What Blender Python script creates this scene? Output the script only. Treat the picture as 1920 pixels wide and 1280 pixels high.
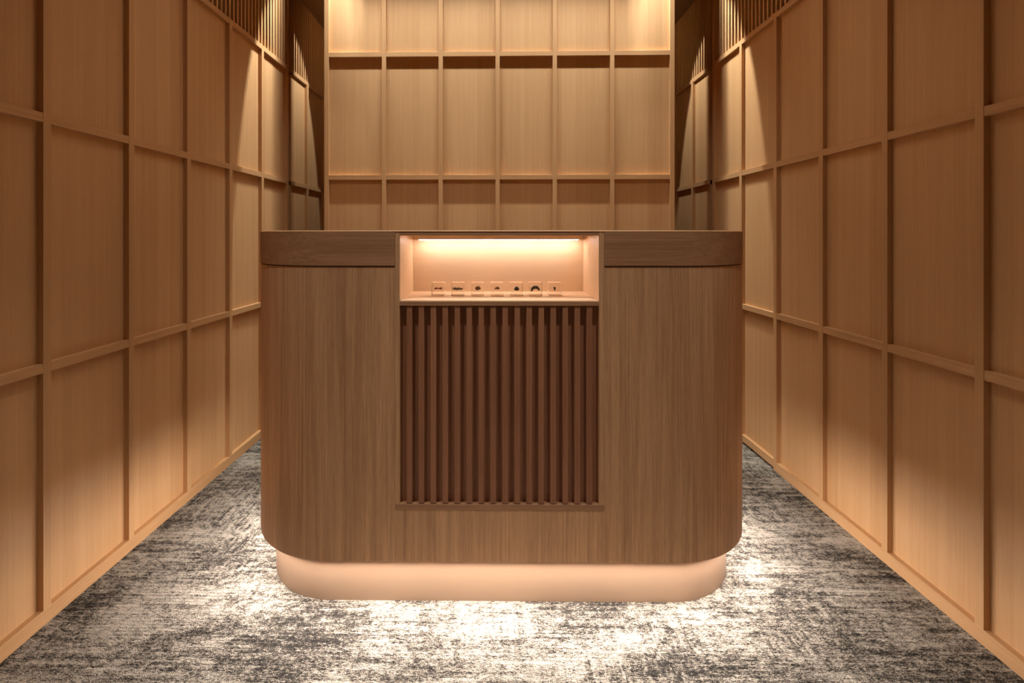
import bpy, bmesh, math, random
from mathutils import Vector, Matrix, noise
random.seed(7)
scn = bpy.context.scene
for o in list(bpy.data.objects):
    bpy.data.objects.remove(o, do_unlink=True)
COL = scn.collection

# ------------------------------------------------------------------ camera
cam = bpy.data.cameras.new('camera')
cam.sensor_fit = 'HORIZONTAL'; cam.sensor_width = 36.0
cam.lens = 36.0 * 919.09 / 1920.0
cam.shift_x = (960 - 912.12) / 1920.0
cam.shift_y = (442.81 - 640) / 1920.0
cam.clip_start = 0.01
cam_o = bpy.data.objects.new('camera', cam); COL.objects.link(cam_o)
cam_o.location = (0, 0, 1.1568)
cam_o.rotation_euler = (math.pi / 2, 0, 0.018)
scn.camera = cam_o

# ------------------------------------------------------------------ world and exposure
w = bpy.data.worlds.new('world'); scn.world = w; w.use_nodes = True
w.node_tree.nodes['Background'].inputs[0].default_value = (1.0, 0.8, 0.6, 1)
w.node_tree.nodes['Background'].inputs[1].default_value = 0.0
scn.view_settings.view_transform = 'Standard'
scn.view_settings.look = 'None'
scn.view_settings.exposure = 0.92
scn.view_settings.gamma = 1.0
scn.view_settings.use_curve_mapping = False

# ------------------------------------------------------------------ lamps
WARM = (1.0, 0.86, 0.70)
NEUT = (1.0, 0.92, 0.82)
WHITE = (1.0, 1.0, 0.94)

def spot(name, loc, target, energy, angle, blend, radius, color=WARM):
    l = bpy.data.lights.new(name, 'SPOT')
    l.energy = energy; l.spot_size = math.radians(angle); l.spot_blend = blend
    l.shadow_soft_size = radius; l.color = color
    o = bpy.data.objects.new(name, l); COL.objects.link(o)
    o.location = loc
    d = Vector(target) - Vector(loc)
    o.rotation_euler = d.to_track_quat('-Z', 'Y').to_euler()
    return o

def area(name, loc, rot, sx, sy, energy, color=WARM, spread=180):
    l = bpy.data.lights.new(name, 'AREA')
    l.shape = 'RECTANGLE'; l.size = sx; l.size_y = sy; l.energy = energy; l.color = color
    l.spread = math.radians(spread)
    o = bpy.data.objects.new(name, l); COL.objects.link(o)
    o.location = loc; o.rotation_euler = rot
    return o

# two recessed downlights over the front of the counter
for sx in (-0.5, 0.5):
    spot('desk_downlight', (sx, 0.98, 2.77), (sx * 0.75, 1.12, 0), 37, 62, 0.8, 0.022, NEUT)
for sx in (-0.35, 0.35):  # unseen pair added so floor bounce brightens the counter base and near walls
    spot('floor_bounce_fill', (sx, 0.40, 2.77), (sx, 0.45, 0), 105, 42, 0.7, 0.03, NEUT)
# narrow-beam lamps in the ceiling slot, washing the panel screen behind the counter
area('screen_wash', (0.0139, 2.75, 2.92), (math.radians(3), 0, 0), 2.0, 0.02, 6.6, WHITE, 64)
for k in range(6):
    x = 0.0139 + (k - 2.5) * 0.3403
    spot('screen_downlight', (x, 2.75, 2.92), (x, 2.82, 1.9), 1.3, 60, 1.0, 0.015, WHITE)
def edge_spot(name, apex, p0, p1, side, half, energy, radius, color):
    """spot whose beam edge falls along the line p0-p1 on the side wall, beam on the given side of it"""
    A = Vector(apex); t = (Vector(p0).lerp(Vector(p1), 0.3) - A).normalized()
    n = (Vector(p0) - A).cross(Vector(p1) - A).normalized()
    if n.y * side < 0: n = -n
    ax = t * math.cos(math.radians(half)) + n * math.sin(math.radians(half))
    return spot(name, apex, A + ax, energy, 2 * half, 0.06, radius, color)

for s in (-1, 1):
    for xx, e in ((0.94, 36), (0.84, 32)):
        edge_spot('slot_lamp', (s * xx, 2.89, 3.05), (s * 1.36, 2.69, 2.17), (s * 1.36, 2.48, 1.27), 1, 28, e, 0.02, WHITE)
    edge_spot('passage_lamp', (s * 0.85, 3.325, 2.77), (s * 1.36, 3.541, 2.196), (s * 1.36, 3.757, 1.621), -1, 34, 20, 0.02, WHITE)
# dim fill light added below the ceiling to brighten the side walls
area('ceiling_fill', (0, 1.95, 2.765), (0, 0, 0), 1.8, 0.4, 3.6, NEUT, 110)

# ------------------------------------------------------------------ node helpers
def nn(nt, t, **kw):
    n = nt.nodes.new(t)
    for k, v in kw.items(): setattr(n, k, v)
    return n

def wood(name, base, dark, grain='Z', fine=1.0, rough=0.5, sheet=0.0, contrast=1.0, spec=0.3):
    m = bpy.data.materials.new(name); m.use_nodes = True
    nt = m.node_tree; L = nt.links
    bs = nt.nodes['Principled BSDF']
    geo = nn(nt, 'ShaderNodeNewGeometry')
    def tex(scl, detail, roughn, dist=0.0):
        mp = nn(nt, 'ShaderNodeMapping'); L.new(geo.outputs['Position'], mp.inputs[0])
        mp.inputs['Scale'].default_value = scl
        t = nn(nt, 'ShaderNodeTexNoise'); L.new(mp.outputs[0], t.inputs['Vector'])
        t.inputs['Scale'].default_value = 1; t.inputs['Detail'].default_value = detail
        t.inputs['Roughness'].default_value = roughn; t.inputs['Distortion'].default_value = dist
        return t.outputs['Fac']
    def sc(a, b):
        if grain == 'Z': return (a, a, b)
        if grain == 'X': return (b, a, a)
        return (a, b, a)
    t1 = tex(sc(260 * fine, 3.0), 3, 0.75, 0.1)
    t2 = tex(sc(46 * fine, 0.9), 3, 0.6, 0.6)
    t3 = tex(sc(9, 0.35), 1, 0.5)
    t4 = tex(sc(600, 26), 2, 0.5)
    def mul(a, k, b=0.0):
        n = nn(nt, 'ShaderNodeMath', operation='MULTIPLY_ADD'); L.new(a, n.inputs[0]); n.inputs[1].default_value = k
        if isinstance(b, float): n.inputs[2].default_value = b
        else: L.new(b, n.inputs[2])
        return n.outputs[0]
    s = mul(t1, 0.9 * contrast, 0.5 - 0.5 * contrast * (0.9 + 0.8 + 0.35 + 0.4))
    s = mul(t2, 0.8 * contrast, s); s = mul(t3, 0.35 * contrast, s); s = mul(t4, 0.4 * contrast, s)
    if sheet:
        # veneer leaves: each leaf of the panel a shade apart
        mp = nn(nt, 'ShaderNodeMapping'); L.new(geo.outputs['Position'], mp.inputs[0])
        mp.inputs['Scale'].default_value = (1 / 0.085, 1 / 0.085, 0)
        mp.inputs['Location'].default_value = (0.31, 0.17, 0)
        fl = nn(nt, 'ShaderNodeVectorMath', operation='FLOOR'); L.new(mp.outputs[0], fl.inputs[0])
        wn = nn(nt, 'ShaderNodeTexWhiteNoise', noise_dimensions='3D'); L.new(fl.outputs[0], wn.inputs['Vector'])
        s = mul(wn.outputs['Value'], sheet, s)
    cr = nn(nt, 'ShaderNodeMixRGB'); cr.use_clamp = False
    L.new(s, cr.inputs[0]); cr.inputs[1].default_value = (*dark, 1); cr.inputs[2].default_value = (*base, 1)
    L.new(cr.outputs[0], bs.inputs['Base Color'])
    bs.inputs['Roughness'].default_value = rough
    bs.inputs['Specular IOR Level'].default_value = spec
    bp = nn(nt, 'ShaderNodeBump'); bp.inputs['Strength'].default_value = 0.12; bp.inputs['Distance'].default_value = 0.0006
    L.new(t1, bp.inputs['Height']); L.new(bp.outputs[0], bs.inputs['Normal'])
    return m

def plain(name, col, rough=0.5, **kw):
    m = bpy.data.materials.new(name); m.use_nodes = True
    bs = m.node_tree.nodes['Principled BSDF']
    nt = m.node_tree
    t = nn(nt, 'ShaderNodeTexNoise'); t.inputs['Scale'].default_value = kw.get('scale', 60)
    mx = nn(nt, 'ShaderNodeMixRGB'); v = kw.get('var', 0.2)
    mx.inputs[1].default_value = (*[c * (1 - v) for c in col], 1); mx.inputs[2].default_value = (*[c * (1 + v) for c in col], 1)
    nt.links.new(t.outputs['Fac'], mx.inputs[0]); nt.links.new(mx.outputs[0], bs.inputs['Base Color'])
    bs.inputs['Roughness'].default_value = rough
    return m

def emit(name, col, strength):
    m = bpy.data.materials.new(name); m.use_nodes = True
    bs = m.node_tree.nodes['Principled BSDF']
    bs.inputs['Base Color'].default_value = (*col, 1)
    bs.inputs['Emission Color'].default_value = (*col, 1)
    bs.inputs['Emission Strength'].default_value = strength
    return m

WALL = wood('oak_wall_veneer', (0.66, 0.395, 0.19), (0.50, 0.275, 0.115), 'Z', 1.0, 0.55, sheet=0.34, contrast=0.95)
BATV = wood('oak_batten_vertical', (0.66, 0.395, 0.19), (0.50, 0.278, 0.12), 'Z', 1.0, 0.5, contrast=0.9)
BATY = wood('oak_rail_along_wall', (0.67, 0.40, 0.195), (0.47, 0.258, 0.11), 'Y', 0.7, 0.5, contrast=1.2)
BATX = wood('oak_rail_across', (0.66, 0.395, 0.19), (0.48, 0.265, 0.115), 'X', 0.7, 0.5, contrast=1.0)
DESKV = wood('oak_counter_vertical', (0.78, 0.485, 0.27), (0.39, 0.215, 0.105), 'Z', 0.85, 0.45, sheet=0.0, contrast=1.5)
DESKX = wood('oak_counter_horizontal', (0.50, 0.28, 0.155), (0.28, 0.142, 0.072), 'X', 0.75, 0.45, contrast=1.5)
NICHEX = wood('oak_niche_lit_tone', (0.86, 0.65, 0.45), (0.76, 0.54, 0.34), 'X', 0.8, 0.4, contrast=0.8)  # same oak, paler: the niche's strong light is put into the colour
PLINTH = wood('oak_plinth', (0.34, 0.235, 0.155), (0.30, 0.20, 0.13), 'X', 0.5, 0.45, contrast=0.5)
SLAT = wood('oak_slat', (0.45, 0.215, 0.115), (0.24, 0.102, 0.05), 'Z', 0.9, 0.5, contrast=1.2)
CEIL = plain('ceiling_paint', (0.36, 0.22, 0.11), 0.8, var=0.03)
VOID = plain('dark_backing_board', (0.06, 0.035, 0.025), 0.8)
LEDP = emit('plinth_led', (1.0, 0.88, 0.82), 92)
LEDN = emit('niche_led', (1.0, 0.88, 0.82), 23)

def carpet():
    m = bpy.data.materials.new('loop_pile_carpet'); m.use_nodes = True
    nt = m.node_tree; L = nt.links; bs = nt.nodes['Principled BSDF']
    geo = nn(nt, 'ShaderNodeNewGeometry')
    def tex(scl, detail=2.0, roughn=0.5, dist=0.0, rot=0.0, loc=(0, 0, 0), src=None):
        mp = nn(nt, 'ShaderNodeMapping'); L.new(src or geo.outputs['Position'], mp.inputs[0])
        mp.inputs['Scale'].default_value = scl; mp.inputs['Rotation'].default_value = (0, 0, rot)
        mp.inputs['Location'].default_value = loc
        t = nn(nt, 'ShaderNodeTexNoise'); L.new(mp.outputs[0], t.inputs['Vector'])
        t.inputs['Scale'].default_value = 1; t.inputs['Detail'].default_value = detail
        t.inputs['Roughness'].default_value = roughn; t.inputs['Distortion'].default_value = dist
        return t
    def ma(a, k, b=0.0, op='MULTIPLY_ADD'):
        n = nn(nt, 'ShaderNodeMath', operation=op)
        for i, q in enumerate((a, k, b)):
            if isinstance(q, (int, float)): n.inputs[i].default_value = q
            else: L.new(q, n.inputs[i])
        return n.outputs[0]
    def ramp(a, lo, hi):
        n = nn(nt, 'ShaderNodeMapRange'); n.interpolation_type = 'SMOOTHSTEP'; L.new(a, n.inputs[0])
        n.inputs[1].default_value = lo; n.inputs[2].default_value = hi
        return n.outputs[0]
    big = tex((2.6, 4.2, 1), 3, 0.55, 0.8, loc=(3.1, 1.7, 0)).outputs['Fac']
    streak = tex((5.5, 62, 1), 4, 0.6, 0.5).outputs['Fac']
    streak_wide = tex((2.2, 17, 1), 3, 0.6, 0.8, loc=(5, 2, 0)).outputs['Fac']
    diag = tex((58, 7, 1), 3, 0.6, 0.8, rot=0.35).outputs['Fac']
    mask = ramp(tex((2.1, 2.4, 1), 2, 0.5, loc=(7.7, 0.4, 0)).outputs['Fac'], 0.54, 0.64)
    blot = tex((34, 44, 1), 4, 0.7).outputs['Fac']
    tuft = tex((330, 330, 1), 2, 0.6).outputs['Fac']
    tuft2 = tex((95, 230, 1), 2, 0.7).outputs['Fac']
    dx = nn(nt, 'ShaderNodeMixRGB'); L.new(mask, dx.inputs[0]); L.new(streak, dx.inputs[1]); L.new(diag, dx.inputs[2])
    v = ma(big, 1.05, -0.525 - 0.475 - 0.30 - 0.65 - 0.65 - 0.6 + 0.585)
    v = ma(dx.outputs[0], 0.95, v)
    v = ma(streak_wide, 0.6, v)
    v = ma(blot, 1.3, v)
    v = ma(tuft2, 1.3, v)
    v = ma(tuft, 1.2, v)
    f = ramp(v, 0.14, 0.98)
    cr = nn(nt, 'ShaderNodeValToRGB'); L.new(f, cr.inputs[0])
    e = cr.color_ramp.elements
    e[0].position = 0; e[0].color = (0.035, 0.033, 0.030, 1)
    e[1].position = 1; e[1].color = (0.66, 0.605, 0.515, 1)
    for p, c in ((0.3, (0.12, 0.108, 0.092)), (0.62, (0.40, 0.36, 0.295))):
        q = e.new(p); q.color = (*c, 1)
    L.new(cr.outputs[0], bs.inputs['Base Color'])
    bs.inputs['Roughness'].default_value = 0.95; bs.inputs['Specular IOR Level'].default_value = 0.1
    # tuft rows and yarn loops
    wv = nn(nt, 'ShaderNodeTexWave', wave_type='BANDS', bands_direction='Y')
    L.new(geo.outputs['Position'], wv.inputs['Vector'])
    wv.inputs['Scale'].default_value = 24; wv.inputs['Distortion'].default_value = 1.6
    wv.inputs['Detail'].default_value = 2; wv.inputs['Detail Scale'].default_value = 2.2
    h = ma(tuft, 1.4, 0.0); h = ma(wv.outputs['Fac'], 0.55, h); h = ma(tuft2, 1.2, h); h = ma(f, 0.6, h)
    bp = nn(nt, 'ShaderNodeBump'); bp.inputs['Strength'].default_value = 0.9; bp.inputs['Distance'].default_value = 0.006
    L.new(h, bp.inputs['Height']); L.new(bp.outputs[0], bs.inputs['Normal'])
    return m
CARPET = carpet()

# ------------------------------------------------------------------ mesh helpers
def add_box(bm, x0, x1, y0, y1, z0, z1, bev=0.0):
    vs = [bm.verts.new((x, y, z)) for z in (z0, z1) for y in (y0, y1) for x in (x0, x1)]
    fs = [bm.faces.new([vs[i] for i in q]) for q in
          ((0, 2, 3, 1), (4, 5, 7, 6), (0, 1, 5, 4), (2, 6, 7, 3), (0, 4, 6, 2), (1, 3, 7, 5))]
    if bev > 0:
        ed = list({e for f in fs for e in f.edges})
        bmesh.ops.bevel(bm, geom=ed, offset=bev, segments=2, affect='EDGES', profile=0.5)

def add_prism(bm, pts, z0, z1):
    b = [bm.verts.new((x, y, z0)) for x, y in pts]; t = [bm.verts.new((x, y, z1)) for x, y in pts]
    n = len(pts); side = []
    bm.faces.new(b[::-1]); bm.faces.new(t)
    for i in range(n):
        f = bm.faces.new((b[i], b[(i + 1) % n], t[(i + 1) % n], t[i])); f.smooth = True
        side.append(f)
    return side

def link(name, bm, mat, parent=None):
    me = bpy.data.meshes.new(name)
    bmesh.ops.recalc_face_normals(bm, faces=bm.faces)
    bm.to_mesh(me); bm.free(); me.materials.append(mat)
    o = bpy.data.objects.new(name, me); COL.objects.link(o)
    if parent: o.parent = parent
    return o

def box(name, b, mat, parent=None, bev=0.0):
    bm = bmesh.new(); add_box(bm, *b, bev=bev)
    return link(name, bm, mat, parent)

def sharp(o, deg=35):
    me = o.data
    bm = bmesh.new(); bm.from_mesh(me)
    for e in bm.edges:
        if len(e.link_faces) == 2 and e.calc_face_angle(0) > math.radians(deg): e.smooth = False
        if len(e.link_faces) != 2: e.smooth = False
    bm.to_mesh(me); bm.free()

def structure(o):
    o['kind'] = 'structure'; return o

def copy_part(src, parent, dy=0.0, dx=0.0):
    c = src.copy(); COL.objects.link(c); c.parent = parent
    c.location = (src.location.x + dx, src.location.y + dy, src.location.z)
    return c

# ------------------------------------------------------------------ room shell
P = 0.3402                    # bay pitch shared by walls and screen
PR = 0.019                    # how far battens stand proud
Z1, Z2, Z3 = 0.7503, 1.4955, 2.2315   # underside of the three rails
RH = 0.028
CZ = 2.785
YN, YF = -1.7, 4.7

structure(box('floor', (-1.75, 1.75, YN - .1, YF + .1, -0.08, 0.0), CARPET))
bm = bmesh.new()
add_box(bm, -1.7, 1.7, YN, 2.62, CZ, CZ + .05)
add_box(bm, -1.7, 1.7, 3.302, YF, CZ, CZ + .05)
add_box(bm, -1.7, 1.7, 2.55, 3.42, 3.35, 3.40)       # lid of the ceiling slot
add_box(bm, -1.7, 1.7, 2.55, 2.62, CZ + .05, 3.35)
add_box(bm, -1.7, 1.7, 3.37, 3.42, CZ + .05, 3.35)
structure(link('ceiling', bm, CEIL))
structure(box('wall_back', (-1.75, 1.75, YF, YF + .1, 0, 2.785), WALL))
structure(box('wall_front', (-1.75, 1.75, YN - .1, YN, 0, 2.785), WALL))

def side_wall(side, X, y0):
    """X = distance of batten faces from the axis; y0 = near edge of the batten nearest the frame."""
    s = -1 if side == 'left' else 1
    xf = X; xw = X + PR               # batten face plane and panel plane
    def xs(a, b): return (min(s * a, s * b), max(s * a, s * b))
    wall = structure(box('wall_' + side, (*xs(xw + .10, xw + .20), YN, YF, 0, 3.40), VOID))
    slot0, slot1 = y0 + 5 * P + 0.028, y0 + 5 * P + 0.104
    segs = ((YN, slot0), (slot1, YF))
    for a, b in segs:
        box('panelling', (*xs(xw, xw + .10), a, b, 0.0, Z3 + .01), WALL, wall)
    # closed panelling above the rail near the viewer end
    box('upper_panelling', (*xs(xw, xw + .10), YN, 0.98, Z3 + .01, CZ), WALL, wall)
    # battens
    k0 = -6
    bat = box('batten', (*xs(xf, xw + .004), 0, 0.0262, 0, Z3 + RH * .5), BATV, wall, 0.0007)
    bat.location.y = y0 + k0 * P
    for k in range(k0 + 1, 5): copy_part(bat, wall, dy=(k - k0) * P)
    for k in (6, 7, 8): copy_part(bat, wall, dy=(k - k0) * P)
    # full height jambs on both sides of the slot
    j = box('jamb', (*xs(xf - .001, xw + .06), 0, 0.028, 0, CZ), BATV, wall, 0.0007)
    j.location.y = y0 + 5 * P
    # rails
    for z, nm in ((Z1, 'rail'), (Z2, 'rail'), (Z3, 'rail')):
        for a, b in segs:
            box('rail', (*xs(xf + .001, xw + .02), a, b, z, z + RH), BATY, wall, 0.0007)
    # louvre of thin upright slats above the top rail
    sl = box('louvre_slat', (*xs(xf + .002, xf + .034), 0, 0.0125, Z3 + RH - .004, CZ), BATV, wall)
    sl.location.y = y0 + 5 * P - 0.0378
    for i in range(1, 56): copy_part(sl, wall, dy=-i * 0.0378)
    for i in range(0, 22): copy_part(sl, wall, dy=slot1 + 0.012 - sl.location.y + i * 0.0378)
    return slot0, slot1, xf, xw

sl0, sl1, xfL, xwL = side_wall('left', 1.3406, 1.4306)
sr0, sr1, xfR, xwR = side_wall('right', 1.3786, 1.4091)
structure(box('baseboard_left', (-xfL - .002 - .03, -xfL + .0005, YN, sl0, 0, 0.045), BATY, None, 0.001))
bm = bmesh.new()
yd = 1.4091 + 3 * P
add_box(bm, xfR - .0005, xfR + .03, YN, yd, 0, 0.045, 0.001)
add_box(bm, xfR - .0005, xfR + .03, yd + .026, sr0, 0.014, 0.05, 0.001)
structure(link('baseboard_right', bm, BATY))

# ------------------------------------------------------------------ panelled screen behind the counter
def thing(name, label, cat, loc=(0, 0, 0), rz=0.0, group=None):
    o = bpy.data.objects.new(name, None); COL.objects.link(o)
    o.location = loc; o.rotation_euler = (0, 0, rz); o['label'] = label; o['category'] = cat
    if group: o['group'] = group
    o.empty_display_size = 0.05
    return o

YB = 2.923
scr = thing('panelled_screen', 'tall pale oak panelled screen standing behind the counter, lit from above', 'partition', (0.0139, YB, 0))
XL_, XR_ = -1.040, 1.048
box('core_panel', (XL_ + .002, XR_ - .002, PR, 0.377, 0, 2.785 + .4), WALL, scr)
b0 = box('batten', (-0.0128, 0.0128, 0, PR + .003, 0, 3.185), BATV, scr, 0.0006)
b0.location.x = -2 * P
for k in range(1, 5): copy_part(b0, scr, dx=k * P)
box('frame_edge', (XL_, XL_ + .027, -.001, 0.378, 0, 3.185), BATV, scr, 0.0006)
box('frame_edge', (XR_ - .027, XR_, -.001, 0.378, 0, 3.185), BATV, scr, 0.0006)
for z in (0.02, Z1, Z2, Z3, 2.975):
    box('rail', (XL_ + .02, XR_ - .02, .001, PR + .003, z, z + RH), BATX, scr, 0.0006)

# ------------------------------------------------------------------ reception counter
desk = thing('reception_counter', 'wide oak reception counter with rounded corners and a glowing recessed base', 'reception desk',
             (0.0191, 1.506, 0), 0.0086)
CX, R, DEP = 0.5409, 0.318, 0.64
NXL, NXR = -0.3280, 0.3152           # outer edges of the central frame

def corner(side, inset, n=40):
    r = R - inset; s = -1 if side == 'left' else 1
    return [(s * (CX + r * math.sin(a)), R - r * math.cos(a)) for a in [math.pi / 2 * i / n for i in range(n + 1)]]

def full_outline(i):
    Lc = corner('left', i); Rc = corner('right', i)
    pts = Lc[::-1] + Rc                     # back-left of arc -> front -> right
    return [(-(CX + R - i), DEP - i)] + pts + [(CX + R - i, DEP - i)]

def wing(side, i, xc):
    c = corner(side, i); s = -1 if side == 'left' else 1
    return [(xc, i)] + c + [(s * (CX + R - i), DEP - i), (xc, DEP - i)]

ZB, ZO, ZG, ZBAND, ZT = 0.1568, 0.3170, 1.0630, 1.0662, 1.1722
bm = bmesh.new()
add_prism(bm, full_outline(0), ZB, ZO)
add_prism(bm, wing('left', 0, NXL), ZO, ZG)
add_prism(bm, wing('right', 0, NXR), ZO, ZG)
o = link('body', bm, DESKV, desk); sharp(o)
for sd, xc in (('left', NXL), ('right', NXR)):
    bm = bmesh.new(); add_prism(bm, wing(sd, 0.012, xc), ZG, ZBAND); o = link('shadow_gap', bm, VOID, desk); sharp(o)
    bm = bmesh.new(); add_prism(bm, wing(sd, -0.0022, xc), ZBAND, ZT); o = link('top_band', bm, DESKX, desk); sharp(o)
# thin counter top edge
bm = bmesh.new()
lo = [bm.verts.new((x, y, ZT)) for x, y in full_outline(-0.0026)]
hi = [bm.verts.new((x, y, ZT + .0026)) for x, y in full_outline(0.0006)]
bm.faces.new(lo[::-1]); bm.faces.new(hi)
for i in range(len(lo)):
    j = (i + 1) % len(lo); bm.faces.new((lo[i], lo[j], hi[j], hi[i])).smooth = True
o = link('counter_top', bm, BATX, desk); sharp(o)
# central frame
IL, IR = -0.3134, 0.2991
ZS0, ZS1, ZN, ZR = 0.9436, 0.9591, 1.1598, 0.3334
box('post', (NXL, IL, -.001, 0.262, ZO, ZT), DESKV, desk, 0.0006)
box('post', (IR, NXR, -.001, 0.262, ZO, ZT), DESKV, desk, 0.0006)
# thin sheets over the posts' inner faces, strip glow put into their paler oak
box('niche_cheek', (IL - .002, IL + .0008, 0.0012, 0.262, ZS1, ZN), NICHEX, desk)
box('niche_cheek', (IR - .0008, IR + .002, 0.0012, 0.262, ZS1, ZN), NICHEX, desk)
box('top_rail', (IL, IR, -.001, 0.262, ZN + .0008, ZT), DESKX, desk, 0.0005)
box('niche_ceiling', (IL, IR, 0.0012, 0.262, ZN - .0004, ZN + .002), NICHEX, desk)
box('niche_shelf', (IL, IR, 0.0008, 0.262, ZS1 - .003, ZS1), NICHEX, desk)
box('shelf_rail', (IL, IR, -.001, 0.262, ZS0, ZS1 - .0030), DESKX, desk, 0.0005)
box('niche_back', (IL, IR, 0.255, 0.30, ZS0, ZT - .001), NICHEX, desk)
box('sill', (NXL, NXR, -.0012, 0.262, ZO, ZR), DESKX, desk, 0.0006)
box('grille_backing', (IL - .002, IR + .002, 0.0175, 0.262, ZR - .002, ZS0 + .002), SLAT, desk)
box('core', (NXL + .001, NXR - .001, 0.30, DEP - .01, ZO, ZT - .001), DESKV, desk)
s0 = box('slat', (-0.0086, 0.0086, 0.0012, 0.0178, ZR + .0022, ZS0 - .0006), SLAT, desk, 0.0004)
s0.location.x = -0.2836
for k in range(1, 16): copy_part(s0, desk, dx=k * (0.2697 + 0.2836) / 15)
# valance and light strip in the niche
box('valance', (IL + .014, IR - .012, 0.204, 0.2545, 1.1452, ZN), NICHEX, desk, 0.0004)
xa, xb = IL + .026, IR - .024
for i in range(4):
    w_ = (xb - xa) / 4
    box('niche_light', (xa + i * w_ + .002, xa + (i + 1) * w_ - .002, 0.2145, 0.222, 1.1436, 1.1450), LEDN, desk)
# plinth and its hidden light strip
INS = 0.0493
bm = bmesh.new(); add_prism(bm, full_outline(INS), 0.0, ZB + .001); o = link('plinth', bm, PLINTH, desk); sharp(o)
bm = bmesh.new()
A = full_outline(0.008); Bq = full_outline(0.018)
for i in range(len(A) - 1):
    p = [bm.verts.new((*A[i], ZB)), bm.verts.new((*A[i + 1], ZB)), bm.verts.new((*Bq[i + 1], ZB - .009)), bm.verts.new((*Bq[i], ZB - .009))]
    bm.faces.new(p)
bmesh.ops.remove_doubles(bm, verts=bm.verts, dist=1e-5)
link('base_light_diffuser', bm, LEDP, desk)
bm = bmesh.new()  # unseen dark baffle added to keep the strip's light off the plinth
A = full_outline(0.0187); Bq = full_outline(0.0205)
for i in range(len(A) - 1):
    q = [[bm.verts.new((*O[j], z)) for z in (ZB, ZB - .0095)] for O, j in ((A, i), (A, i + 1), (Bq, i + 1), (Bq, i))]
    for a_ in range(4):
        c, d = q[a_], q[(a_ + 1) % 4]
        bm.faces.new((c[0], d[0], d[1], c[1]))
    bm.faces.new([v[1] for v in q])
bmesh.ops.remove_doubles(bm, verts=bm.verts, dist=1e-5)
link('base_light_baffle', bm, VOID, desk)

# ------------------------------------------------------------------ specimen blocks in the niche
def acrylic():
    m = bpy.data.materials.new('clear_acrylic'); m.use_nodes = True
    nt = m.node_tree; bs = nt.nodes['Principled BSDF']
    bs.inputs['Base Color'].default_value = (0.99, 0.98, 0.97, 1)
    bs.inputs['Roughness'].default_value = 0.01
    bs.inputs['IOR'].default_value = 1.30
    bs.inputs['Transmission Weight'].default_value = 1.0
    t = nn(nt, 'ShaderNodeTexNoise'); t.inputs['Scale'].default_value = 20
    mr = nn(nt, 'ShaderNodeMapRange'); mr.inputs[3].default_value = 0.0; mr.inputs[4].default_value = 0.02
    nt.links.new(t.outputs['Fac'], mr.inputs[0]); nt.links.new(mr.outputs[0], bs.inputs['Roughness'])
    return m
ACR = acrylic()
BASEM = plain('bronze_tinted_base', (0.36, 0.22, 0.13), 0.3, var=0.05)

def lump(pts, rr, seed, rough=0.25, sub=3, squash=(1, 1, 1)):
    """a lumpy solid: union-like chain of blended balls pulled from an icosphere along a path"""
    bm = bmesh.new()
    for (x, y, z), r in zip(pts, rr):
        mtx = Matrix.Translation((x, y, z)) @ Matrix.Diagonal((r * squash[0], r * squash[1], r * squash[2], 1))
        bmesh.ops.create_icosphere(bm, subdivisions=sub, radius=1, matrix=mtx)
    for v in bm.verts:
        n = noise.noise_vector(v.co * 420 + Vector((seed * 7.1, seed, 0)))
        v.co += n * rough * 0.004
    for f in bm.faces: f.smooth = True
    return bm

def arc(n, a0, a1, r, cx=0, cz=0):
    return [(cx + r * math.cos(a0 + (a1 - a0) * i / (n - 1)), 0, cz + r * math.sin(a0 + (a1 - a0) * i / (n - 1))) for i in range(n)]

SP = []
# bow-tie shaped bone, fish-like strip, coiled shell, striped shell, knobbly stone, crescent, tiny twist
SP.append(([(-.0095 + .0024 * i, 0, .0006 * math.sin(i)) for i in range(9)], [.0036, .0032, .0024, .002, .0019, .0021, .0027, .0036, .004],
           (0.22, 0.075, 0.04), 'small red-brown bone fragment in the leftmost clear block on the niche shelf', 'bone_fragment'))
SP.append(([(-.0145 + .0029 * i, 0, -.001 + .0008 * math.sin(i * 1.3)) for i in range(11)], [.0028, .004, .0043, .0038, .004, .0042, .0038, .0033, .003, .0026, .0019],
           (0.20, 0.14, 0.09), 'long mottled brown specimen in the second clear block from the left', 'long_specimen'))
sp3 = [(0.0075 * (1 - i / 22) * math.cos(i * .62), 0, 0.0062 * (1 - i / 22) * math.sin(i * .62)) for i in range(18)]
SP.append((sp3, [.0032 - .0001 * i for i in range(18)], (0.26, 0.13, 0.065), 'round brown coiled shell in the third clear block from the left', 'coiled_shell'))
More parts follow.
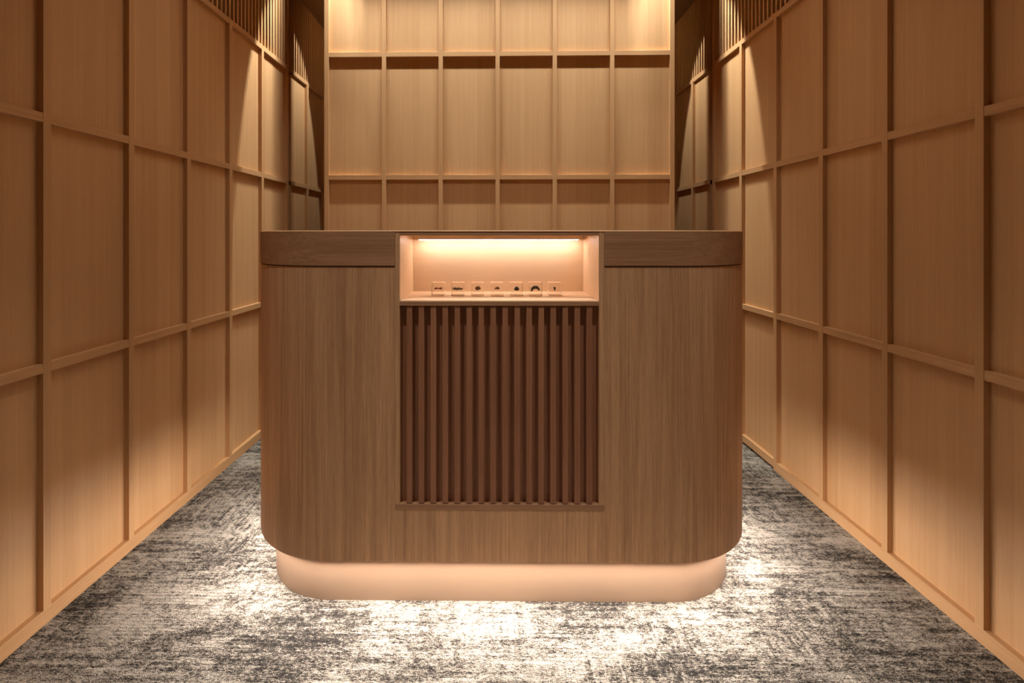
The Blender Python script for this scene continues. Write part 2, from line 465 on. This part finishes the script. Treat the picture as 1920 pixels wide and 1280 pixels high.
SP.append(([(-.006, 0, -.001), (-.003, 0, .001), (0, 0, .002), (.003, 0, .0015), (.0055, 0, .0)], [.002, .003, .0042, .0046, .0036],
           (0.42, 0.17, 0.09), 'small pale and rust striped shell in the middle clear block of the row', 'striped_shell'))
SP.append(([(-.0055, 0, -.002), (-.002, 0, .001), (.001, 0, .0035), (.004, 0, 0), (.0062, 0, -.002), (.001, 0, -.003)], [.0036, .0045, .0036, .0045, .0034, .0045],
           (0.17, 0.12, 0.075), 'knobbly dark brown stone in the third clear block from the right', 'knobbly_stone'))
SP.append((arc(15, math.radians(172), math.radians(18), .0128, .0, -.0085), [.0030 + .0026 * math.sin(math.pi * i / 14) for i in range(15)],
           (0.15, 0.135, 0.115), 'large grey crescent-shaped specimen filling the second clear block from the right', 'crescent_specimen'))
SP.append(([(-.0025, 0, .003), (-.001, 0, .0005), (.0012, 0, .002), (-.001, 0, -.003), (.002, 0, -.0042)], [.0026, .003, .0024, .0028, .0016],
           (0.11, 0.08, 0.035), 'tiny dark curled specimen in the rightmost clear block on the niche shelf', 'curled_specimen'))
XPOS = [-0.2098, -0.1428, -0.0770, -0.0124, 0.0536, 0.1170, 0.1820]
S = 0.0425
ca, sa = math.cos(.0086), math.sin(.0086)
for i, (px_, sp) in enumerate(zip(XPOS, SP)):
    lx, ly = px_, 0.120
    wx = 0.0191 + lx * ca - ly * sa; wy = 1.506 + lx * sa + ly * ca
    t = thing('display_block', sp[3], 'display block', (wx, wy, ZS1), 0.0086 + (-0.03, 0.01, 0.0, 0.0, 0.015, 0.04, 0.03)[i], 'clear specimen blocks in the lit niche')
    box('base_plate', (-S / 2, S / 2, 0, S, 0.0, 0.0014), BASEM, t, 0.0003)
    b = box('acrylic_block', (-S / 2, S / 2, 0, S, 0.0016, 0.0016 + S), ACR, t, 0.0012)
    bm = lump(sp[0], sp[1], i + 1, 0.3, 2, (1, 1, 1))
    dm = plain('specimen_' + sp[4], sp[2], 0.7, scale=600, var=0.65)
    q = link('specimen', bm, dm, t)
    q.location = (0.0, S * .5, 0.0016 + S * 0.5)
